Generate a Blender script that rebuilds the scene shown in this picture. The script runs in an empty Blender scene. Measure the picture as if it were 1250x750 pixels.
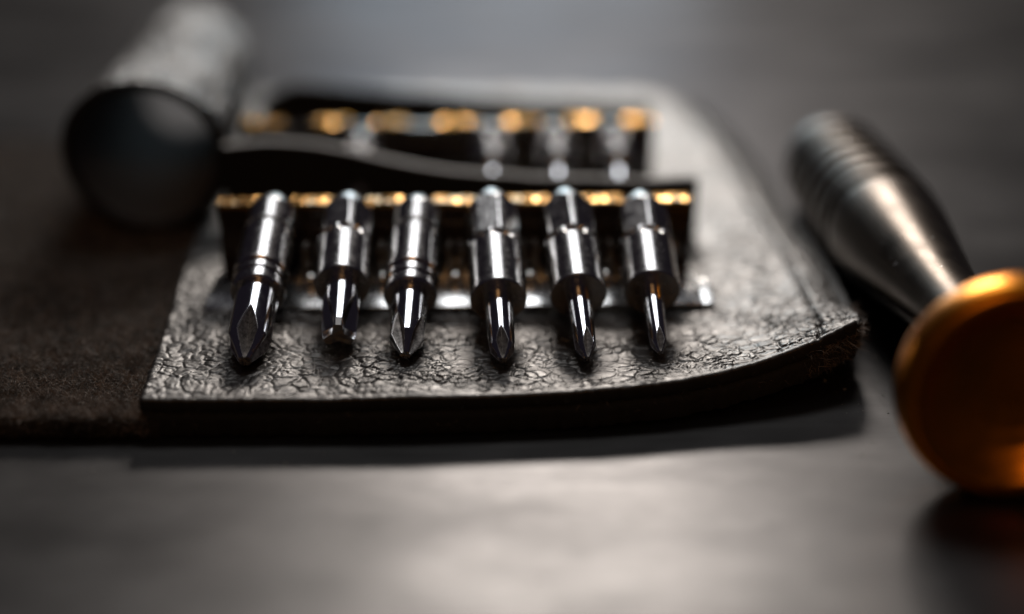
import bpy, math, random
import numpy as np
from mathutils import Vector, Matrix

# ------------------------------------------------------------------ camera, world, lamps, exposure
MM = 0.001
FPX, PITCH, HC = 1736.0, math.radians(22.4), 47.0      # focal length in photo pixels, tilt down, height above the table in mm
scene = bpy.context.scene
cam_data = bpy.data.cameras.new('camera')
cam_data.sensor_width = 36.0
cam_data.lens = FPX * 36.0 / 1250.0
cam_data.clip_start = 0.004
cam_data.clip_end = 20.0
cam_data.dof.use_dof = True
cam_data.dof.focus_distance = 0.1050
cam_data.dof.aperture_fstop = 7.6
cam = bpy.data.objects.new('camera', cam_data)
scene.collection.objects.link(cam)
cam.location = (0, 0, HC * MM)
cam.rotation_euler = (math.pi / 2 - PITCH, 0, 0)
scene.camera = cam

world = bpy.data.worlds.new('World')
scene.world = world
world.use_nodes = True
wbg = world.node_tree.nodes['Background']
wbg.inputs[0].default_value = (0.68, 0.56, 0.82, 1)
wbg.inputs[1].default_value = 0.014


def lamp(name, kind, loc, target, power, color, **kw):
    d = bpy.data.lights.new(name, kind)
    d.energy = power
    d.color = color
    for k, v in kw.items():
        setattr(d, k, v)
    o = bpy.data.objects.new(name, d)
    scene.collection.objects.link(o)
    o.location = loc
    v = Vector(target) - Vector(loc)
    o.rotation_euler = v.to_track_quat('-Z', 'Y').to_euler()
    return o


# key: small bright lamp low behind the tools, a little to the right (long shadows toward the viewer)
lamp('key_light', 'AREA', (0.025, 0.60, 0.320), (0, 0.10, 0), 1.9, (1.0, 0.93, 0.87),
     shape='RECTANGLE', size=0.16, size_y=0.07)
# softer overhead lamp behind: the broad highlights along the bits
lamp('overhead_light', 'AREA', (0.0, 0.36, 0.52), (0, 0.10, 0), 0.50, (0.93, 0.96, 1.0),
     shape='RECTANGLE', size=0.21, size_y=0.11)
# pale window low in the distance: its mirror image is the pale patch on the far table top
lamp('window_light', 'AREA', (-0.01, 1.00, 0.20), (0, 0.15, 0), 0.82, (0.72, 0.90, 1.0),
     shape='RECTANGLE', size=0.26, size_y=0.24)
# dim ceiling bounce
lamp('ceiling_bounce', 'AREA', (0.0, 0.08, 0.80), (0, 0.10, 0), 0.16, (1.0, 0.95, 0.90),
     shape='RECTANGLE', size=0.45, size_y=0.40)
# small warm room lamp on the viewer's side
lamp('warm_room_lamp', 'AREA', (0.0, -0.40, 0.36), (0.0, 0.10, 0), 0.20, (1.0, 0.52, 0.20),
     shape='DISK', size=0.15)

scene.view_settings.view_transform = 'Standard'
scene.view_settings.look = 'None'
scene.view_settings.exposure = 0.0
scene.view_settings.gamma = 1.0
scene.cycles.use_denoising = True
scene.cycles.max_bounces = 10
scene.cycles.glossy_bounces = 6
scene.cycles.sample_clamp_indirect = 6.0

random.seed(4)
RNG = np.random.default_rng(11)


# ------------------------------------------------------------------ helpers
def at(px, py, z):
    """photo pixel -> point (mm) on the horizontal plane of height z"""
    x = (px - 625) / FPX
    y = -(py - 375) / FPX
    d = Vector((x, y * math.sin(PITCH) + math.cos(PITCH), y * math.cos(PITCH) - math.sin(PITCH)))
    t = (z - HC) / d.z
    return Vector((0, 0, HC)) + d * t


def link(name, me, mat=None, parent=None):
    o = bpy.data.objects.new(name, me)
    scene.collection.objects.link(o)
    if mat is not None:
        me.materials.append(mat)
    if parent is not None:
        o.parent = parent
    return o


def mesh(name, verts, faces, mat=None, parent=None, smooth=True, sharp=None):
    """verts in mm"""
    me = bpy.data.meshes.new(name)
    v = (np.asarray(verts, dtype=np.float64) * MM).tolist()
    me.from_pydata(v, [], faces if isinstance(faces, list) else faces.tolist())
    if smooth:
        me.polygons.foreach_set('use_smooth', np.ones(len(me.polygons), dtype=bool))
        if sharp:
            me.set_sharp_from_angle(angle=math.radians(sharp))
    me.update()
    return link(name, me, mat, parent)


def thing(name, label, cat, loc=(0, 0, 0), rotz=0.0, group=None, matrix=None):
    o = bpy.data.objects.new(name, None)
    o.empty_display_size = 0.003
    scene.collection.objects.link(o)
    if matrix is not None:
        o.matrix_world = matrix
    else:
        o.location = Vector(loc) * MM
        o.rotation_euler = (0, 0, rotz)
    tag(o, label, cat, group)
    return o


def tag(o, label, cat, group=None):
    o['label'] = label
    o['category'] = cat
    if group:
        o['group'] = group


def grid_faces(nu, nv, wrap=False):
    """index = j*nu + i"""
    i = np.arange(nu if wrap else nu - 1)
    j = np.arange(nv - 1)
    I, J = np.meshgrid(i, j)
    I2 = (I + 1) % nu
    f = np.stack([J * nu + I, J * nu + I2, (J + 1) * nu + I2, (J + 1) * nu + I], -1)
    return f.reshape(-1, 4)


def lathe(name, prof, mat, parent, n=96, sharp=35, flip=False):
    """prof: list of (r, z) mm, closed onto the axis where r == 0"""
    a = np.linspace(0, 2 * math.pi, n, endpoint=False)
    V = []
    for r, z in prof:
        r = max(r, 1e-4)
        V.append(np.stack([r * np.cos(a), r * np.sin(a), np.full(n, z)], -1))
    V = np.concatenate(V)
    f = grid_faces(n, len(prof), wrap=True)
    if flip:
        f = f[:, ::-1]
    return mesh(name, V, f, mat, parent, True, sharp)


def extrude_poly(name, pts, axis_vec, mat, parent, bevel=0.0, seg=3):
    """pts: closed polygon of 3d points (mm); extruded along axis_vec, optionally with rounded edges"""
    import bmesh
    bm = bmesh.new()
    a = [bm.verts.new(Vector(p) * MM) for p in pts]
    b = [bm.verts.new((Vector(p) + Vector(axis_vec)) * MM) for p in pts]
    n = len(pts)
    bm.faces.new(a[::-1])
    bm.faces.new(b)
    for i in range(n):
        bm.faces.new((a[i], a[(i + 1) % n], b[(i + 1) % n], b[i]))
    bmesh.ops.recalc_face_normals(bm, faces=bm.faces)
    if bevel > 0:
        bmesh.ops.bevel(bm, geom=[e for e in bm.edges if e.calc_face_angle(0) > 0.5], offset=bevel * MM,
                        segments=seg, profile=0.5, affect='EDGES', clamp_overlap=True)
    me = bpy.data.meshes.new(name)
    bm.to_mesh(me)
    bm.free()
    me.polygons.foreach_set('use_smooth', np.ones(len(me.polygons), dtype=bool))
    me.set_sharp_from_angle(angle=math.radians(40))
    return link(name, me, mat, parent)


def box(name, lo, hi, mat, parent, bevel=0.0, seg=3):
    x0, y0, z0 = lo
    x1, y1, z1 = hi
    return extrude_poly(name, [(x0, y0, z0), (x1, y0, z0), (x1, y1, z0), (x0, y1, z0)], (0, 0, z1 - z0), mat, parent, bevel, seg)


# ---- numpy noise
def hash2(ix, iy, s):
    h = (ix.astype(np.int64) * 374761393 + iy.astype(np.int64) * 668265263 + s * 1274126177) & 0xFFFFFFFF
    h = ((h ^ (h >> 13)) * 1274126177) & 0xFFFFFFFF
    h = h ^ (h >> 16)
    return (h & 0xFFFF) / 65535.0


def vnoise(x, y, s=0):
    ix, iy = np.floor(x), np.floor(y)
    fx, fy = x - ix, y - iy
    fx = fx * fx * (3 - 2 * fx)
    fy = fy * fy * (3 - 2 * fy)
    ix = ix.astype(np.int64)
    iy = iy.astype(np.int64)
    a = hash2(ix, iy, s)
    b = hash2(ix + 1, iy, s)
    c = hash2(ix, iy + 1, s)
    d = hash2(ix + 1, iy + 1, s)
    return (a * (1 - fx) + b * fx) * (1 - fy) + (c * (1 - fx) + d * fx) * fy - 0.5


def fbm(x, y, s=0, o=3):
    r = 0
    a = 1.0
    for k in range(o):
        r = r + a * vnoise(x, y, s + k * 17)
        x = x * 2.03
        y = y * 2.03
        a *= 0.5
    return r


def voro(x, y, s):
    """F1, F2 of a jittered point set, plus a per-cell random value"""
    ix = np.floor(x).astype(np.int64)
    iy = np.floor(y).astype(np.int64)
    f1 = np.full(x.shape, 9.0)
    f2 = np.full(x.shape, 9.0)
    cid = np.zeros(x.shape)
    for dx in (-1, 0, 1):
        for dy in (-1, 0, 1):
            cx, cy = ix + dx, iy + dy
            px = cx + hash2(cx, cy, s)
            py = cy + hash2(cx, cy, s + 5)
            d = np.hypot(px - x, py - y)
            m = d < f1
            f2 = np.where(m, f1, np.minimum(f2, d))
            cid = np.where(m, hash2(cx, cy, s + 9), cid)
            f1 = np.where(m, d, f1)
    return f1, f2, cid


def sstep(a, b, x):
    t = np.clip((x - a) / (b - a), 0, 1)
    return t * t * (3 - 2 * t)


def leather_height(x, y):
    """pebbled hide relief in mm; x, y in mm"""
    wx = x + 0.40 * fbm(x / 0.9, y / 0.9, 3) + 1.2 * fbm(x / 4.5, y / 4.5, 31, 2)
    wy = y + 0.40 * fbm(x / 0.9, y / 0.9, 47) + 1.2 * fbm(x / 4.5, y / 4.5, 67, 2)
    f1, f2, cid = voro(wx / 1.45, wy / 1.2, 2)
    e1, e2, _e = voro(wx / 0.88 + 3.1, wy / 0.78, 12)
    sel = sstep(-0.12, 0.12, fbm(x / 5.5, y / 4.5, 151, 2))
    big = sstep(0.0, 0.19, f2 - f1) * (1 - sel) + sstep(0.0, 0.24, e2 - e1) * sel
    wr = 1 - sstep(0.0, 0.055, np.abs(fbm(wx / 3.4, wy / 1.7, 161, 3)))
    dome = 1 - np.clip(f1, 0, 1) ** 2
    g1, g2, gid = voro(wx / 0.56 + 7.3, wy / 0.50, 21)
    sm = sstep(0.0, 0.40, g2 - g1)
    mix = sstep(-0.25, 0.35, fbm(x / 3.1, y / 3.1, 81, 2))
    crs = 0.5 + 0.9 * sstep(-0.35, 0.35, fbm(x / 1.9, y / 1.9, 131, 2))
    amp = 1.0 + 0.5 * fbm(x / 7, y / 7, 91, 2)
    h = 0.10 * big * crs + 0.085 * dome + 0.03 * (cid - 0.5) * big + (0.008 + 0.045 * mix) * sm * (0.5 + 0.6 * crs) + 0.012 * (gid - 0.5) * sm
    h -= 0.05 * wr
    h += 0.022 * fbm(x / 0.35, y / 0.35, 111, 3)
    h += 0.30 * fbm(x / 7, y / 7, 121, 3)
    return h * amp - 0.15


def catmull(pts, n):
    """resample a polyline (numpy k x 3) smoothly and evenly to n points"""
    P = np.asarray([tuple(p) for p in pts], dtype=float)
    Q = np.vstack([2 * P[0] - P[1], P, 2 * P[-1] - P[-2]])
    out = []
    for i in range(len(P) - 1):
        p0, p1, p2, p3 = Q[i], Q[i + 1], Q[i + 2], Q[i + 3]
        t = np.linspace(0, 1, 40, endpoint=False)[:, None]
        out.append(0.5 * ((2 * p1) + (-p0 + p2) * t + (2 * p0 - 5 * p1 + 4 * p2 - p3) * t ** 2 + (-p0 + 3 * p1 - 3 * p2 + p3) * t ** 3))
    out.append(P[-1:])
    C = np.vstack(out)
    s = np.concatenate([[0], np.cumsum(np.linalg.norm(np.diff(C, axis=0), axis=1))])
    s /= s[-1]
    t = np.linspace(0, 1, n) if np.isscalar(n) else np.asarray(n)
    return np.stack([np.interp(t, s, C[:, k]) for k in range(3)], -1)


# ------------------------------------------------------------------ materials
def new_mat(name, color=(0.5, 0.5, 0.5), rough=0.5, metal=0.0, **kw):
    m = bpy.data.materials.new(name)
    m.use_nodes = True
    b = m.node_tree.nodes['Principled BSDF']
    b.inputs['Base Color'].default_value = (*color, 1)
    b.inputs['Roughness'].default_value = rough
    b.inputs['Metallic'].default_value = metal
    for k, v in kw.items():
        b.inputs[k].default_value = v
    return m, m.node_tree, b


def noise(nt, scale, detail=4, rough=0.55, stretch=None, rot=None):
    tc = nt.nodes.new('ShaderNodeTexCoord')
    mp = nt.nodes.new('ShaderNodeMapping')
    if stretch:
        mp.inputs['Scale'].default_value = stretch
    if rot:
        mp.inputs['Rotation'].default_value = rot
    n = nt.nodes.new('ShaderNodeTexNoise')
    n.inputs['Scale'].default_value = scale
    n.inputs['Detail'].default_value = detail
    n.inputs['Roughness'].default_value = rough
    nt.links.new(tc.outputs['Object'], mp.inputs['Vector'])
    nt.links.new(mp.outputs['Vector'], n.inputs['Vector'])
    return n.outputs['Fac']


def ramp(nt, fac, stops):
    r = nt.nodes.new('ShaderNodeValToRGB')
    el = r.color_ramp.elements
    while len(el) < len(stops):
        el.new(0.5)
    for e, (p, c) in zip(el, stops):
        e.position = p
        e.color = (*c, 1) if len(c) == 3 else c
    nt.links.new(fac, r.inputs['Fac'])
    return r.outputs['Color']


def maprange(nt, fac, a, b, c, d):
    r = nt.nodes.new('ShaderNodeMapRange')
    for k, v in zip(('From Min', 'From Max', 'To Min', 'To Max'), (a, b, c, d)):
        r.inputs[k].default_value = v
    nt.links.new(fac, r.inputs['Value'])
    return r.outputs['Result']


def bump(nt, bsdf, fac, dist, strength=1.0, prev=None):
    b = nt.nodes.new('ShaderNodeBump')
    b.inputs['Distance'].default_value = dist
    b.inputs['Strength'].default_value = strength
    nt.links.new(fac, b.inputs['Height'])
    if prev is not None:
        nt.links.new(prev, b.inputs['Normal'])
    nt.links.new(b.outputs['Normal'], bsdf.inputs['Normal'])
    return b.outputs['Normal']


# table: dark satin metal, finely brushed, with soft smears
M_table, nt, b = new_mat('table_metal', (0.16, 0.155, 0.155), 0.3, 0.92)
b.inputs['Specular Tint'].default_value = (0.29, 0.305, 0.335, 1)
f = noise(nt, 70, 6, 0.65, (0.5, 1.0, 1), (0, 0, 0.25))
nt.links.new(ramp(nt, f, [(0.25, (0.074, 0.071, 0.068)), (0.5, (0.106, 0.101, 0.097)), (0.75, (0.158, 0.151, 0.145))]), b.inputs['Base Color'])
f2 = noise(nt, 60, 6, 0.66, (0.6, 1, 1))
nt.links.new(maprange(nt, f2, 0.3, 0.7, 0.33, 0.46), b.inputs['Roughness'])
f3 = noise(nt, 1400, 3, 0.6, (0.06, 1.0, 1), (0, 0, -0.12))
n1 = bump(nt, b, f3, 0.00003, 0.8)
f4 = noise(nt, 2400, 2, 0.5)
bump(nt, b, f4, 0.000008, 0.35, n1)

# leather: black pebbled hide, slight sheen
M_leather, nt, b = new_mat('black_leather', (0.018, 0.016, 0.015), 0.46, 0.0)
b.inputs['Specular Tint'].default_value = (1.0, 0.93, 0.86, 1)
f = noise(nt, 320, 4)
nt.links.new(ramp(nt, f, [(0.3, (0.010, 0.009, 0.0085)), (0.75, (0.024, 0.021, 0.019))]), b.inputs['Base Color'])
nt.links.new(maprange(nt, noise(nt, 900, 4), 0.3, 0.7, 0.35, 0.50), b.inputs['Roughness'])
b.inputs['Specular IOR Level'].default_value = 1.0
bump(nt, b, noise(nt, 5200, 4, 0.65), 0.00003, 0.5)

# same hide where the relief is too blurred to model (tube, flaps)
M_hide, nt, b = new_mat('black_leather_grain', (0.085, 0.078, 0.072), 0.40, 0.0)
b.inputs['Specular IOR Level'].default_value = 0.95
tc = nt.nodes.new('ShaderNodeTexCoord')
vo = nt.nodes.new('ShaderNodeTexVoronoi')
vo.feature = 'DISTANCE_TO_EDGE'
vo.inputs['Scale'].default_value = 800
nt.links.new(tc.outputs['Object'], vo.inputs['Vector'])
bump(nt, b, maprange(nt, vo.outputs['Distance'], 0.0, 0.35, 0.0, 1.0), 0.0003, 1.0)

M_rawedge, nt, b = new_mat('cut_leather_edge', (0.010, 0.009, 0.008), 0.8, 0.0)
bump(nt, b, noise(nt, 2600, 4, 0.7), 0.00012, 0.9)

M_topedge, nt, b = new_mat('pale_cut_edge', (0.30, 0.27, 0.245), 0.6, 0.0)
bump(nt, b, noise(nt, 2600, 4, 0.7), 0.0001, 0.8)

M_felt, nt, b = new_mat('brown_felt', (0.045, 0.036, 0.03), 0.95, 0.0)
b.inputs['Specular IOR Level'].default_value = 0.15
f = noise(nt, 260, 5)
nt.links.new(ramp(nt, f, [(0.3, (0.016, 0.014, 0.012)), (0.75, (0.050, 0.043, 0.037))]), b.inputs['Base Color'])
bump(nt, b, noise(nt, 3200, 4, 0.7), 0.0002, 1.0)

M_fibre, nt, b = new_mat('felt_fibre', (0.11, 0.09, 0.075), 0.7, 0.0)
b.inputs['Specular IOR Level'].default_value = 0.3
f = noise(nt, 700, 3)
nt.links.new(ramp(nt, f, [(0.3, (0.10, 0.082, 0.068)), (0.7, (0.34, 0.28, 0.235))]), b.inputs['Base Color'])


def chrome(name, color, r0, r1):
    m, nt, b = new_mat(name, color, r0, 1.0)
    nt.links.new(maprange(nt, noise(nt, 1500, 5, 0.65), 0.3, 0.72, r0, r1), b.inputs['Roughness'])
    bump(nt, b, noise(nt, 1500, 3, 0.6, (1, 1, 0.2)), 0.000008, 0.4)
    return m


M_shaft = chrome('nickel_shaft', (0.62, 0.60, 0.585), 0.13, 0.30)
M_tip = chrome('polished_tip', (0.70, 0.70, 0.72), 0.07, 0.16)

M_rim_highlight, nt, b = new_mat('flute_rim_highlight', (0.92, 0.90, 0.88), 0.36, 1.0)  # bright band along the flute rims, their highlight put into the colour
M_flute, nt, b = new_mat('milled_flute', (0.40, 0.38, 0.36), 0.44, 1.0)
nt.links.new(ramp(nt, noise(nt, 2600, 5, 0.7), [(0.35, (0.13, 0.12, 0.115)), (0.68, (0.62, 0.58, 0.54))]), b.inputs['Base Color'])
bump(nt, b, noise(nt, 4200, 4, 0.7), 0.00003, 0.7)

M_plastic, nt, b = new_mat('dark_holder_plastic', (0.020, 0.012, 0.007), 0.2, 0.0)
nt.links.new(maprange(nt, noise(nt, 700, 4), 0.3, 0.7, 0.14, 0.28), b.inputs['Roughness'])
M_plate, nt, b = new_mat('glossy_plate', (0.80, 0.79, 0.77), 0.22, 1.0)
nt.links.new(maprange(nt, noise(nt, 900, 4), 0.3, 0.7, 0.16, 0.32), b.inputs['Roughness'])
M_clip, nt, b = new_mat('clip_metal', (0.34, 0.33, 0.32), 0.26, 1.0)
M_glint, nt, b = new_mat('gold_glint_edge', (0.40, 0.205, 0.042), 0.22, 1.0)  # gold metal standing in for warm glints on the dark holder's edges
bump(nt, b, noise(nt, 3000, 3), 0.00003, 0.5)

M_gun, nt, b = new_mat('gunmetal_handle', (0.075, 0.056, 0.040), 0.3, 1.0)
nt.links.new(maprange(nt, noise(nt, 260, 6, 0.7), 0.3, 0.75, 0.29, 0.45), b.inputs['Roughness'])
sp = ramp(nt, noise(nt, 1900, 2, 0.4), [(0.735, (0.075, 0.056, 0.040)), (0.775, (0.55, 0.53, 0.50))])
nt.links.new(sp, b.inputs['Base Color'])
bump(nt, b, noise(nt, 2500, 3, 0.6), 0.00001, 0.4)

M_amber, nt, b = new_mat('amber_anodised_cap', (0.80, 0.27, 0.02), 0.22, 1.0)
nt.links.new(maprange(nt, noise(nt, 400, 5, 0.65), 0.3, 0.7, 0.24, 0.38), b.inputs['Roughness'])

# ------------------------------------------------------------------ table
tbl = mesh('table_top', [(-900, -700, 0), (900, -700, 0), (900, 1100, 0), (-900, 1100, 0)], [[0, 1, 2, 3]], M_table, None, False)
tbl['kind'] = 'structure'

# ------------------------------------------------------------------ wallet
wallet = thing('tool_wallet', 'open black pebbled leather wallet with brown felt lining lying on the dark table', 'wallet', (0, 90, 0))
W0 = np.array([0, 90, 0.0])

ZP = 3.05
Fr = [at(175, 486, ZP), at(300, 485, ZP), at(470, 484, ZP), at(640, 479, ZP), at(760, 471, 3.15), at(860, 457, 3.4), at(950, 432, 4.2), at(1010, 407, 5.0), at(1043, 388, 5.6)]
Ri = [at(1043, 388, 5.6), at(1046, 374, 5.3), at(1010, 308, 3.9), at(960, 243, 3.25), at(905, 165, ZP), at(862, 128, ZP), at(832, 114, ZP)]
L0 = at(175, 486, ZP)
L1 = at(235, 308, ZP)
yb = Ri[-1].y
L2 = L0 + (L1 - L0) * ((yb - L0.y) / (L1.y - L0.y))
Le = [L0, L1, L2]
Ba = [L2, (L2 + Ri[-1]) * 0.5 + Vector((0, 2, 0)), Ri[-1]]


def coons(us, vs):
    Fc, Bc = catmull(Fr, us), catmull(Ba, us)
    Lc, Rc = catmull(Le, vs), catmull(Ri, vs)
    u = us[None, :, None]
    v = vs[:, None, None]
    S = (1 - v) * Fc[None] + v * Bc[None] + (1 - u) * Lc[:, None] + u * Rc[:, None]
    S -= (1 - u) * (1 - v) * Fc[0] + u * (1 - v) * Fc[-1] + (1 - u) * v * Bc[0] + u * v * Bc[-1]
    return S


def boundary(nu, nv):
    b = list(range(nu))
    b += [j * nu + nu - 1 for j in range(1, nv)]
    b += [(nv - 1) * nu + i for i in range(nu - 2, -1, -1)]
    b += [j * nu for j in range(nv - 2, 0, -1)]
    return np.array(b)


def slab(name, S, rings, mat, parent, cap=True, edge_mat=None, jag=0.0):
    """S: (nv, nu, 3) top surface; rings: (outward, down) offsets from the rim that build the edge"""
    nv, nu = S.shape[:2]
    V = [S.reshape(-1, 3)]
    F = [grid_faces(nu, nv)]
    B = boundary(nu, nv)
    rim = V[0][B]
    t = np.roll(rim, -1, 0) - np.roll(rim, 1, 0)
    n = np.stack([t[:, 1], -t[:, 0]], -1)
    for _ in range(6):
        n = n + np.roll(n, 1, 0) + np.roll(n, -1, 0)
    n /= np.linalg.norm(n, axis=1)[:, None] + 1e-9
    prev = B
    cnt = len(V[0])
    m = len(B)
    nf_top = len(F[0])
    jg = jag * fbm(rim[:, 0] * 2.1, rim[:, 1] * 2.1, 5, 3)
    for k, (o, d) in enumerate(rings):
        ring = rim.copy()
        w = jg * (k + 1) / len(rings)
        ring[:, :2] += n * (o + w[:, None])
        ring[:, 2] -= d
        V.append(ring)
        cur = np.arange(cnt, cnt + m)
        cnt += m
        F.append(np.stack([np.roll(prev, -1), prev, cur, np.roll(cur, -1)], -1))
        prev = cur
    faces = np.concatenate(F)
    o = mesh(name, np.concatenate(V) - W0, faces, mat, parent, True, None)
    if edge_mat is not None:
        o.data.materials.append(edge_mat)
        mi = np.zeros(len(faces), dtype=np.int32)
        mi[nf_top + 2 * m:] = 1
        o.data.polygons.foreach_set('material_index', mi)
    return o


# leather panel: real pebbled relief, finest at the sharp front
nu = 620
us = np.linspace(0, 1, nu)
q = np.linspace(0, 1, 470)
vs = 0.28 * q + 0.72 * q ** 2.6
vs /= vs[-1]
S = coons(us, vs)
X, Y = S[..., 0], S[..., 1]
# distance from the right border (arc measured across the row)
dr = np.linalg.norm(S - S[:, -1:, :], axis=2)
df = np.linalg.norm(S - S[:1, :, :], axis=2)
relief = leather_height(X, Y)
hem = 3.8
relief -= 0.38 * np.exp(-((dr - hem) / 0.28) ** 2)              # pressed seam
relief -= 1.5 * np.clip((hem - dr) / hem, 0, 1) ** 1.6 * (0.25 + 0.75 * sstep(1, 9, df))           # border rolls down
st = (np.abs(dr - hem) < 0.32) * (np.sin(df * 2 * math.pi / 1.9) > 0.1)
relief += 0.10 * st * sstep(0, 3, df)
fade = sstep(0, 0.7, df)
relief = relief * (0.35 + 0.65 * fade)
relief -= 0.10 * np.exp(-((df - 0.9) / 0.25) ** 2) * sstep(0.55, 0.9, us)[None, :]
S2 = S.copy()
S2[..., 2] += relief
rings = [(0.12, 0.04), (0.22, 0.14), (0.28, 0.30), (0.30, 0.55), (0.26, 0.95), (0.05, 1.15), (-1.5, 1.2)]
slab('leather_panel', S2, rings, M_leather, wallet, edge_mat=M_rawedge, jag=0.25)

# backing layer below it
us2 = np.linspace(0, 1, 240)
vs2 = np.linspace(0, 1, 120)
S = coons(us2, vs2)
lift = S[..., 2:] - ZP
S[..., 2] = 1.95 + lift[..., 0] * 0.95
slab('backing_layer', S, [(0.15, 0.05), (0.34, 0.3), (0.36, 0.7), (0.30, 1.2), (0.34, 1.7), (0.15, 1.9), (-2.0, 1.92)], M_rawedge, wallet, jag=0.55)

# felt lining to the left
nf_u, nf_v = 200, 220
fx0 = -95.0


def left_x(y):
    return np.interp(y, [L0.y, L2.y], [L0.x, L2.x])


yf = 89.6 + 72 * np.linspace(0, 1, nf_v) ** 1.3
G = np.zeros((nf_v, nf_u, 3))
for j, y in enumerate(yf):
    G[j, :, 0] = np.linspace(fx0, left_x(y) + 1.0, nf_u)
    G[j, :, 1] = y + 0.5 * fbm(G[j, :, 0] / 6, G[j, :, 0] * 0, 7, 3) * (1 - j / nf_v)
felt_z = lambda x, y: 1.62 + 0.35 * fbm(x / 8, y / 8, 201, 3) + 0.10 * fbm(x / 0.8, y / 0.8, 211, 3)
G[..., 2] = felt_z(G[..., 0], G[..., 1])
felt = slab('felt_lining', G, [(0.12, 0.08), (0.25, 0.3), (0.3, 0.8), (0.22, 1.2), (0.1, 1.6), (-2, 1.62)], M_felt, wallet, jag=0.5)


def fibres(name, P0, L, W, tilt, parent, mat, seed=0, updir=None, zmin=None):
    r = np.random.default_rng(seed)
    n = len(P0)
    az = r.uniform(0, 2 * math.pi, n)
    el = np.radians(r.uniform(*tilt, n))
    L = L * r.uniform(0.5, 1.3, n)
    d = np.stack([np.cos(az) * np.cos(el), np.sin(az) * np.cos(el), np.sin(el)], -1)
    if updir is not None:
        d = d + updir
        d /= np.linalg.norm(d, axis=1)[:, None]
    bend = r.normal(0, 0.55, (n, 3))
    bend[:, 2] = -np.abs(bend[:, 2]) * 0.8
    p1 = P0 + d * (L * 0.5)[:, None]
    d2 = d + bend
    d2 /= np.linalg.norm(d2, axis=1)[:, None]
    p2 = p1 + d2 * (L * 0.5)[:, None]
    side = np.cross(d, r.normal(0, 1, (n, 3)))
    side /= np.linalg.norm(side, axis=1)[:, None] + 1e-9
    w = (W * r.uniform(0.6, 1.3, n))[:, None]
    V = np.stack([P0 - side * w, P0 + side * w, p1 - side * w * 0.8, p1 + side * w * 0.8, p2], 1).reshape(-1, 3)
    if zmin is not None:
        V[:, 2] = np.maximum(V[:, 2], zmin)
    k = np.arange(n)[:, None] * 5
    quads = (k + np.array([[0, 1, 3, 2]])).tolist()
    tris = (k + np.array([[2, 3, 4]])).tolist()
    o = mesh(name, V - W0, quads + tris, mat, parent, False)
    o['kind'] = 'stuff'
    return o


def felt_pts(n, x0, x1, y0, y1):
    x = RNG.uniform(x0, x1, n)
    y = y0 + (y1 - y0) * RNG.uniform(0, 1, n) ** 1.7
    keep = x < left_x(y) + 0.1
    x, y = x[keep], y[keep]
    return np.stack([x, y, felt_z(x, y) - 0.03], -1)


PF = felt_pts(75000, -64, -25, 89.5, 161.5)
fibres('felt_fibre', PF, 1.05, 0.019, (5, 65), felt, M_fibre, 3)
# fuzz along the felt's cut front
n = 2600
xe = RNG.uniform(-52, -25.6, n)
fibres('edge_fuzz', np.stack([xe, np.full(n, 89.5) + RNG.normal(0, 0.12, n), RNG.uniform(0.5, 1.7, n)], -1), 0.8, 0.014, (-20, 50), felt, M_fibre, 5,
       np.array([0, -0.5, 0]), 0.05)
# torn threads at the curled corner and along the panel's edge
cr = catmull(Fr, 300)[272:]
cr2 = catmull(Ri, 300)[:26]
base = np.concatenate([cr, cr2])
nt_ = 900
pick = base[RNG.integers(0, len(base), nt_)] + RNG.normal(0, 0.16, (nt_, 3)) - np.array([0, 0, 0.8])
pick[:, 2] -= RNG.uniform(0, 1.9, nt_)
fibres('torn_thread', pick, 1.15, 0.017, (-50, 50), wallet, M_fibre, 8, np.array([0.55, -0.3, 0.0]))
# a few loose threads along the cut front edge
fr_ = catmull(Fr, 600)
pick = fr_[RNG.integers(5, 560, 160)] + RNG.normal(0, 0.08, (160, 3)) - np.array([0, 0.25, 0.6])
pick[:, 2] -= RNG.uniform(0, 1.6, 160)
fibres('edge_thread', pick, 0.6, 0.010, (-40, 40), wallet, M_fibre, 9, np.array([0.0, -0.5, 0.0]))


def ribbon(name, pts_px, thick, parent, top_mat, face_mat, n=90, zbase=2.6):
    """standing strip of leather: pts_px = (px, py, depth y mm) of its top edge; each column's height follows from its depth"""
    top = []
    for px, py, yy in pts_px:
        x = (px - 625) / FPX
        y = -(py - 375) / FPX
        d = Vector((x, y * math.sin(PITCH) + math.cos(PITCH), y * math.cos(PITCH) - math.sin(PITCH)))
        top.append(Vector((0, 0, HC)) + d * (yy / d.y))
    C = catmull(top, n)
    t = np.gradient(C[:, :2], axis=0)
    nrm = np.stack([-t[:, 1], t[:, 0]], -1)
    nrm /= np.linalg.norm(nrm, axis=1)[:, None]
    h = thick / 2
    C[:, 2] += 0.12 * fbm(C[:, 0] / 2.5, C[:, 0] * 0, 41, 3)
    prof = [(-h, None), (-h, -0.5), (-h, -0.12), (-h * 0.7, 0), (0, 0.03), (h * 0.7, 0), (h, -0.12), (h, -0.5), (h, None)]
    V = []
    for o, dz in prof:
        z = np.full(n, zbase) if dz is None else C[:, 2] + dz
        V.append(np.stack([C[:, 0] + nrm[:, 0] * o, C[:, 1] + nrm[:, 1] * o, z], -1))
    V = np.concatenate(V)
    f = grid_faces(n, len(prof)).tolist()
    m = len(prof)
    f.append([k * n for k in range(m)])
    f.append([k * n + n - 1 for k in range(m)][::-1])
    ob = mesh(name, V - W0, [x[::-1] for x in f], face_mat, parent, True, 50)
    ob.data.materials.append(top_mat)
    mi = [1 if (i < (m - 1) * (n - 1) and 2 <= i // (n - 1) <= 5) else 0 for i in range(len(f))]
    ob.data.polygons.foreach_set('material_index', mi)
    return ob


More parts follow.
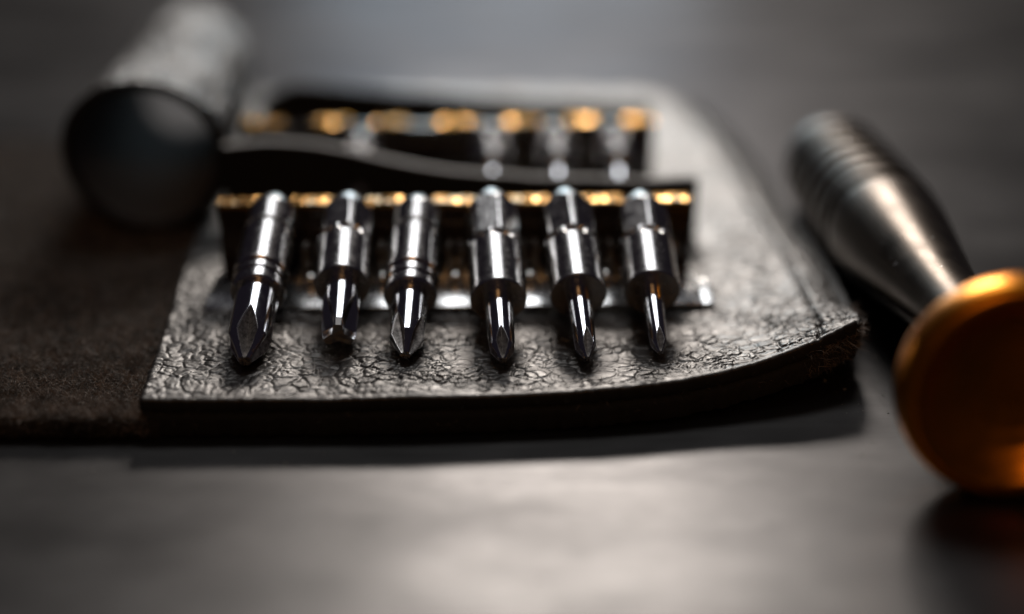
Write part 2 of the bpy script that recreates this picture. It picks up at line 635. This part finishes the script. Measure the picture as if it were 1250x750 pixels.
s1 = ribbon('divider_flap', [(272, 176, 128), (320, 171, 130), (380, 174, 131), (440, 185, 130), (520, 203, 128), (610, 212, 126.5), (700, 216, 126), (780, 218, 126), (851, 215, 126.5)], 1.0, wallet, M_topedge, M_rawedge)
s1['label'] = 'wavy leather flap standing between the two rows of bits'
s2 = ribbon('divider_flap', [(318, 126, 155), (345, 109, 156), (372, 103, 156), (480, 113, 155), (600, 121, 155), (700, 125, 155), (795, 128, 155)], 1.0, wallet, M_rawedge, M_rawedge)
s2['label'] = 'leather flap standing behind the rear row of bits'

# ------------------------------------------------------------------ rolled leather tube
tn = at(186, 284, 1.75)
RA, RB, TL = 7.5, 6.7, 45.0
A0 = Vector((tn.x, tn.y, 1.75 + RA))
A1 = Vector((tn.x - 4.0, tn.y + TL, 1.75 + RB + 0.2))
tdir = (A1 - A0).normalized()
tm = Matrix.Translation(A0 * MM) @ tdir.to_track_quat('Z', 'Y').to_matrix().to_4x4()
tube = thing('leather_tube', 'short hollow black leather tube lying on the felt, open end facing the viewer', 'tube', matrix=tm)
prof = []
tw = 1.0
for k in range(9):
    a = math.pi * k / 8
    prof.append((RA - tw / 2 - tw / 2 * math.cos(a), -tw / 2 * math.sin(a)))
na = 200
ang = np.linspace(0, 2 * math.pi, na, endpoint=False)


def tube_surface(name, prof, mat, relief_amp):
    V = []
    for r, z in prof:
        wob = 0.16 * np.sin(2 * ang + 0.6) + 0.12 * np.sin(3 * ang + z * 0.09) + relief_amp * np.sin(5 * ang + z * 0.21)
        rr = r + wob
        if relief_amp > 0.01:
            rr = rr + 2.0 * leather_height(ang * RA, np.full(na, z)) + 0.35 * fbm(ang * RA / 7 + 3, np.full(na, z) / 7, 55, 2)
        V.append(np.stack([rr * np.cos(ang), rr * np.sin(ang), np.full(na, z)], -1))
    return mesh(name, np.concatenate(V), grid_faces(na, len(prof), True), mat, tube, True)


zs = np.linspace(0.05, TL, 130)
tube_surface('outer_skin', [(RA + (RB - RA) * z / TL - 0.02, z) for z in zs], M_hide, 0.05)
rim = tube_surface('rim', [(RA - tw / 2 + tw / 2 * math.cos(math.pi * k / 10) - 0.02, 0.04 - 0.4 * math.sin(math.pi * k / 10)) for k in range(11)], M_rawedge, 0.0)
M_inner, nt, b = new_mat('smooth_lining', (0.17, 0.166, 0.168), 0.85, 0.0)
b.inputs['Specular IOR Level'].default_value = 0.05
tube_surface('inner_lining', [(RA + (RB - RA) * z / TL - tw, z) for z in zs[::-1]], M_inner, 0.0)


# ------------------------------------------------------------------ bit holders
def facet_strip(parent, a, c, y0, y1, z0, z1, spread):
    """added gold strip for the edge glints: small flat facets on top, each tilted a little its own way"""
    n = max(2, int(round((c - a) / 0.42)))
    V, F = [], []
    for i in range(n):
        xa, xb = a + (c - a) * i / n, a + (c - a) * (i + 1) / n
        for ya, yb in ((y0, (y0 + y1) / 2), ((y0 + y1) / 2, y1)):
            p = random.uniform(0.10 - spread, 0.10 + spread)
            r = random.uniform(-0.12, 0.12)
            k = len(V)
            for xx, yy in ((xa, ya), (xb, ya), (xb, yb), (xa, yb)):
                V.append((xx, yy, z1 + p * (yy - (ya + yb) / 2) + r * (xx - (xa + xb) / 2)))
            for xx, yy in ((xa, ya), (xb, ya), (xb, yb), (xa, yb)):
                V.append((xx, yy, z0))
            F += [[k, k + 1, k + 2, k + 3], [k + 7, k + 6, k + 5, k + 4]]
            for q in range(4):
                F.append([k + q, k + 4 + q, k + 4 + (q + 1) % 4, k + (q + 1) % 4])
    mesh('gold_glint_edge', V, F, M_glint, parent, False)


def holder(label, O, rot, width, slots, group, spread=0.2):
    """local frame: x along the row, y to the back, z up; slots = local x of the bits"""
    t = thing('bit_holder', label, 'bit holder', O, rot, group)
    D = 7.0
    extrude_poly('base_plate', [(0, 0, 0), (0, D - 0.5, 0), (0, D - 0.5, 0.70), (0, 2.2, 0.70), (0, 1.7, 0.68), (0, 0, 0.10)], (width, 0, 0), M_plate, t, 0.05)
    # wall with a stepped face
    hw = 6.3
    box('back_wall', (0.4, D, 0), (width - 0.2, D + 1.5, hw), M_plastic, t, 0.18)
    box('wall_ledge', (0.6, D - 0.42, 0.56), (width - 0.4, D - 0.01, hw - 1.25), M_plastic, t, 0.14)
    # gold strips added for the glints along the top, one between each two bits
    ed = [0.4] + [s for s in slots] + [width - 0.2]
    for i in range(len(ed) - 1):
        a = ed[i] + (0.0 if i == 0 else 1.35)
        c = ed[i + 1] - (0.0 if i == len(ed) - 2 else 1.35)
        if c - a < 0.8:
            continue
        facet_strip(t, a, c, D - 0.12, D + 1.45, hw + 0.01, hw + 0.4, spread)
    # saddles: each bit lies between two rounded jaws
    for s in slots:
        yj, zj = 4.2, 0.55
        prof = [(-2.75, 0.5), (2.75, 0.5), (2.95, 3.4), (2.85, 3.95), (2.55, 4.05), (2.42, 3.5)]
        zc = 0.0
        for k in range(9):
            a = math.radians(15 - 210 * k / 8)
            prof.append((2.36 * math.cos(a), 3.18 + 2.36 * math.sin(a)))
        prof += [(-2.42, 3.5), (-2.55, 4.05), (-2.85, 3.95), (-2.95, 3.4)]
        extrude_poly('clip', [(s + x, yj, z) for x, z in prof], (0, 1.3, 0), M_clip, t, 0.1, 2)
    for a, c in zip(slots[:-1], slots[1:]):
        m = (a + c) / 2
        pr = [(0.62, 0.0), (0.66, 0.5), (0.66, 1.0)] + [(0.66 * math.cos(k * math.pi / 12), 1.0 + 0.5 * math.sin(k * math.pi / 12)) for k in range(1, 7)]
        pg = lathe('peg', pr, M_plate, t, 24, 60)
        pg.location = Vector((m, 2.9, 0.5)) * MM
        rb = [(0.16, 0.6), (0.22, 0.8), (0.22, hw - 0.4), (0.001, hw - 0.2)]
        g = lathe('rib', rb, M_plastic, t, 12, 60)
        g.location = Vector((m - 1.2, D - 0.45, 0)) * MM
    # sloping cheeks at both ends
    x0 = width + 0.02
    extrude_poly('end_cheek', [(x0, 0.0, 0.0), (x0, 3.4, 0.0), (x0, 3.1, 1.1), (x0, 0.0, 0.12)], (1.0, 0, 0), M_plate, t, 0.015)
    return t


HA = at(250, 379, 3.1)
HB = at(858, 372, 3.1)
hrot = math.atan2(HB.y - HA.y, HB.x - HA.x)
hwid = (HB - HA).length


def to_local(p, O, rot):
    d = p - O
    c, s = math.cos(-rot), math.sin(-rot)
    return Vector((d.x * c - d.y * s, d.x * s + d.y * c, d.z))


# ------------------------------------------------------------------ bits
def hex_r(th, rf):
    a = (th % (math.pi / 3)) - math.pi / 6
    return rf / np.cos(a)


def bit_shaft(parent, s0, L, kind, rot):
    """s runs from the tip (0) to the rear (L); the shaft spans s0..L"""
    n = 144
    th = np.linspace(0, 2 * math.pi, n, endpoint=False)
    sl = np.concatenate([np.linspace(s0, s0 + 0.5, 8), np.linspace(s0 + 0.55, L - 2.7, 90), np.linspace(L - 2.65, L, 26)])
    V = [np.stack([0.25 * np.cos(th), 0.25 * np.sin(th), np.full(n, s0)], -1)]
    for k, s in enumerate(sl):
        if kind == 'hex':
            sc = s0 + 0.46 * (L - s0)                               # front sleeve is round, the rear is hexagonal
            if s < sc - 0.25:
                r = np.full(n, min(2.2, 2.12 + (s - s0) * 0.7))
            elif s < sc + 0.55:
                notch = np.cos(3 * (th + rot)) ** 2                 # dented ring
                r = 2.2 - 0.70 * notch * (1 - ((s - sc - 0.15) / 0.42) ** 2)
                r = np.clip(r, 1.6, 2.2)
            else:
                r = np.minimum(hex_r(th + rot, 1.98), 2.16)
            q = L - s
            if q < 2.2:
                r = np.minimum(r, 1.15 + q * 0.50)
        else:
            r0 = 2.08
            r0 = min(r0, 1.95 + (s - s0) * 0.7)
            if abs(s - (s0 + 1.1)) < 0.22 or abs(s - (s0 + 2.1)) < 0.14:
                r0 -= 0.13
            if s0 + 2.3 < s < s0 + 2.9:
                r0 += 0.08
            if abs(s - (L - 4.4)) < 0.35:
                r0 -= 0.28
            if s > L - 4.4:
                r0 -= 0.12
            q = L - s
            if q < 1.8:
                r0 = min(r0, 1.05 + q * 0.55)
            r = np.full(n, r0)
        V.append(np.stack([r * np.cos(th), r * np.sin(th), np.full(n, s)], -1))
    V.append(np.stack([0.01 * np.cos(th), 0.01 * np.sin(th), np.full(n, L + 0.04)], -1))
    V = np.concatenate(V)
    return mesh('shaft', V, grid_faces(n, len(sl) + 2, True), M_shaft, parent, True, 24)


def bit_tip(parent, s0, rb, rt, kind, rot, cone=1.0, flute=0.62):
    """tip from s = 0 (point) to s0 (shoulder): rb radius at the shoulder, rt before the cone"""
    n = 240
    th = np.linspace(0, 2 * math.pi, n, endpoint=False)
    flat = 0.30 * rt
    lc = (rt - flat) / math.tan(math.radians(29)) * cone          # length of the cone
    sl = np.concatenate([[0.0], np.linspace(0.0, lc * 2.6 + 0.6, 150), np.linspace(lc * 2.6 + 0.7, s0 + 0.02, 24)])
    V = []
    cut = []
    for k, s in enumerate(sl):
        full = rt + (rb - rt) * min(1, max(0, (s - lc) / (s0 - lc)))
        r = np.full(n, min(full, flat + (rt - flat) * s / lc))
        if kind == 'cross':
            ph = ((th + rot) % (math.pi / 2)) - math.pi / 4
            floor = 0.23 * rt + (s / (lc * 2.3)) ** 1.5 * rt * 0.85
            den = np.cos(ph) - np.abs(np.sin(ph)) * flute
            r = np.minimum(r, np.where(den > 0.05, floor / np.maximum(den, 0.05), 99))
        elif kind == 'wing':
            ph = ((th + rot) % (2 * math.pi / 3)) - math.pi / 3
            floor = 0.36 * rt + (max(0, s - lc * 0.4) / (lc * 2.2)) ** 1.3 * rt * 0.75
            den = np.cos(ph) - np.abs(np.sin(ph)) * 0.42
            r = np.full(n, min(full, 0.86 * rt + 0.3 * s))
            r = np.minimum(r, np.where(den > 0.05, floor / np.maximum(den, 0.05), 99))
        ratio = r / min(full, flat + (rt - flat) * s / lc)
        cut.append(np.where(ratio < 0.955, 1, np.where(ratio < 0.995, 2, 0)) * (kind == 'cross'))
        if k == 0:
            r = np.full(n, 0.005)
        V.append(np.stack([r * np.cos(th), r * np.sin(th), np.full(n, s)], -1))
    o = mesh('tip', np.concatenate(V), grid_faces(n, len(sl), True), M_tip, parent, True, 22)
    o.data.materials.append(M_flute)
    o.data.materials.append(M_rim_highlight)
    o.data.polygons.foreach_set('material_index', np.array(cut)[:-1].ravel().astype(np.int32))
    return o


def make_bit(label, tip, rear, s0, rb, rt, tip_kind, shaft_kind, rot, cone, group, flute=0.85):
    L = (rear - tip).length
    m = Matrix.Translation(tip * MM) @ (rear - tip).to_track_quat('Z', 'Y').to_matrix().to_4x4()
    t = thing('screwdriver_bit', label, 'bit', matrix=m, group=group)
    bit_shaft(t, s0, L, shaft_kind, rot)
    bit_tip(t, s0, rb, rt, tip_kind, rot * 0 + cone[1], cone[0], flute)
    return t


GF = 'bits in the front row'
INC = math.radians(19.3)
specs = [
    # tip pixel, rear pixel, shoulder, radii, tip kind, shaft kind, hex turn, (cone, tip turn)
    ('thickest cross-head bit with ringed round body, leftmost of the front row', (299, 441), (334, 254), 7.2, 1.66, 1.62, 'cross', 'round', 0.0, (1.0, 0.74)),
    ('short silver bit with split winged tip, second from the left in the front row', (413, 411), (425, 255), 5.6, 1.40, 1.38, 'wing', 'hex', 0.25, (1.0, 0.5)),
    ('round-bodied cross-head bit, third from the left in the front row', (495, 434), (510, 254), 6.4, 1.40, 1.30, 'cross', 'round', 0.0, (1.0, -0.2)),
    ('hex silver bit with medium cross tip, third from the right in the front row', (614, 440), (600, 253), 6.6, 1.14, 0.98, 'cross', 'hex', 0.20, (1.0, 0.80)),
    ('hex silver bit with slim cross tip, second from the right in the front row', (717, 438), (691, 254), 7.0, 0.98, 0.80, 'cross', 'hex', 0.42, (1.15, 0.60)),
    ('hex silver bit with the thinnest cross tip, rightmost of the front row', (806, 431), (783, 259), 6.8, 0.86, 0.66, 'cross', 'hex', 0.33, (1.2, 0.70)),
]
slots = []
wall_y = 6.45
for lab, tp, rp, s0, rb, rt, tk, sk, hr, cn in specs:
    tz = 3.75 if tp[1] > 425 else 4.55
    tip = at(tp[0], tp[1], tz)
    # rear: on the rear pixel's ray, at the height that keeps the common slope
    rz = 9.3
    for _ in range(12):
        rear = at(rp[0], rp[1], rz)
        hd = math.hypot(rear.x - tip.x, rear.y - tip.y)
        rz = 0.5 * rz + 0.5 * (tip.z + math.tan(INC) * hd)
    rear = at(rp[0], rp[1], rz)
    # stop just short of the wall
    loc = to_local(rear, HA, hrot)
    tl = to_local(tip, HA, hrot)
    k = (wall_y - tl.y) / (loc.y - tl.y)
    rear = tip + (rear - tip) * k
    make_bit(lab, tip, rear, s0, rb, rt, tk, sk, hr, cn, GF)
    k2 = (4.85 - tl.y) / (loc.y - tl.y)
    mid = tl + (loc - tl) * k2
    slots.append(mid.x)
    print('bit', (rear - tip).length, 'mid', tuple(round(c, 2) for c in mid), 'rear z', rear.z)

holder('dark bit holder with gold glints on its top edges under the front row of six bits', HA, hrot, hwid, slots, 'bit holders in the wallet')

# rear row
RO = Vector((HA.x - 2.2, HA.y + 25.4, 3.1))
rslots_px = [440, 600, 678, 750]
rs = []
labs = ['blurred silver bit at the left of the rear row, mostly hidden by the wavy flap',
        'blurred silver bit in the rear row, left of the three standing clear of the flap',
        'blurred silver bit in the rear row, middle of the three standing clear of the flap',
        'blurred silver bit in the rear row, rightmost and nearest the gold glints']
for px, lab, dz in zip(rslots_px, labs, (-0.8, 0, 0, 0)):
    rear = at(px, 166, 9.0)
    loc = to_local(rear, RO, hrot)
    loc.y = wall_y
    loc.z = 5.9 + dz
    c, s = math.cos(hrot), math.sin(hrot)
    rear = RO + Vector((loc.x * c - loc.y * s, loc.x * s + loc.y * c, loc.z))
    tip = rear + Vector((0.3, -10.2, -10.2 * math.tan(INC)))
    make_bit(lab, tip, rear, 4.0, 1.2, 1.0, 'cross', 'hex', 0.3 + px, (1.0, 0.4), 'bits in the rear row')
    rs.append(to_local(rear + (tip - rear) * 0.15, RO, hrot).x)
full = sorted(rs + [to_local(at(px, 166, 9.0), RO, hrot).x for px in (362, 515)])
holder('dark bit holder with gold glints on its top edges under the blurred rear row of bits', RO, hrot, hwid + 1.4, full, 'bit holders in the wallet', 0.42)

# ------------------------------------------------------------------ screwdriver handle
RC = 7.5
cap_c = Vector((32.2, 81.0, RC))
far_c = Vector((32.8, 126.0, 5.3))
axis = (far_c - cap_c)
LH = axis.length
sm_ = Matrix.Translation(cap_c * MM) @ axis.to_track_quat('Z', 'Y').to_matrix().to_4x4()
drv = thing('screwdriver', 'waisted gunmetal screwdriver handle with amber dished end cap lying beside the wallet', 'screwdriver', matrix=sm_)
# cap: rounded rim, dished face toward the viewer
cp = [(0.001, 1.9), (1.5, 1.86), (3.0, 1.66), (4.2, 1.30), (5.2, 0.82), (5.9, 0.34), (6.2, 0.10), (6.45, 0.0), (6.75, 0.0), (7.1, 0.16), (7.36, 0.5), (7.5, 1.0), (7.5, 2.2), (7.38, 2.7),
      (7.1, 3.1), (6.6, 3.5), (5.6, 4.0), (4.4, 4.3), (3.6, 4.5), (3.0, 4.7)]
fine = []
for (r0, z0), (r1, z1) in zip(cp[:5], cp[1:6]):
    for q in range(12):
        f_ = q / 12
        fine.append((r0 + (r1 - r0) * f_, z0 + (z1 - z0) * f_ + 0.006 * (q % 2)))
lathe('end_cap', fine + cp[5:], M_amber, drv, 128, 60)
lathe('collar', [(3.0, 4.5), (3.4, 4.52), (3.5, 4.7), (3.5, 5.3), (3.35, 5.5), (3.0, 5.55)], M_gun, drv, 96, 30)
ws = catmull([(3.1, 0, 4.9), (2.75, 0, 7.5), (2.65, 0, 11), (2.75, 0, 15), (3.15, 0, 20), (3.75, 0, 25), (4.4, 0, 30), (4.85, 0, 34), (5.05, 0, 36.5)], 50)
hp = [(2.0, 4.9)] + [(r, zz) for r, _, zz in ws]
z = 36.6
while z < 57:
    w = 3.1
    hp += [(5.0, z + 0.1), (4.3, z + 0.3), (4.3, z + 1.3), (5.0, z + 1.5), (5.15, z + 1.7), (5.22, z + w * 0.75), (5.15, z + w - 0.05)]
    z += w + 0.1
for a in range(1, 10):
    t = a / 9 * math.pi / 2
    hp.append((2.0 + 3.15 * math.cos(t), z + 5.0 * math.sin(t)))
hp += [(0.001, z + 4.9)]
lathe('grip', hp, M_gun, drv, 128, 30)

# ------------------------------------------------------------------ dust on the table
V, F = [], []
for k in range(420):
    if k < 300:
        x, y = random.uniform(-60, 60), random.uniform(58, 88)
    else:
        x, y = random.uniform(24, 34), random.uniform(84, 112)
    r = random.choice((0.03, 0.04, 0.05, 0.07, 0.12)) * random.uniform(0.7, 1.2)
    c = len(V)
    a0 = random.uniform(0, 6)
    for q in range(5):
        V.append((x + r * math.cos(a0 + q * 1.2566) * random.uniform(0.6, 1.4), y + r * math.sin(a0 + q * 1.2566) * random.uniform(0.6, 1.4), 0.004))
    V.append((x, y, r * 0.7 + 0.004))
    F += [[c + q, c + (q + 1) % 5, c + 5] for q in range(5)]
M_dust, nt, b = new_mat('dust_grey', (0.28, 0.27, 0.25), 0.9, 0.0)
dst = mesh('dust', V, F, M_dust, None, False)
dst['kind'] = 'stuff'
dst['label'] = 'tiny pale dust specks scattered over the table'
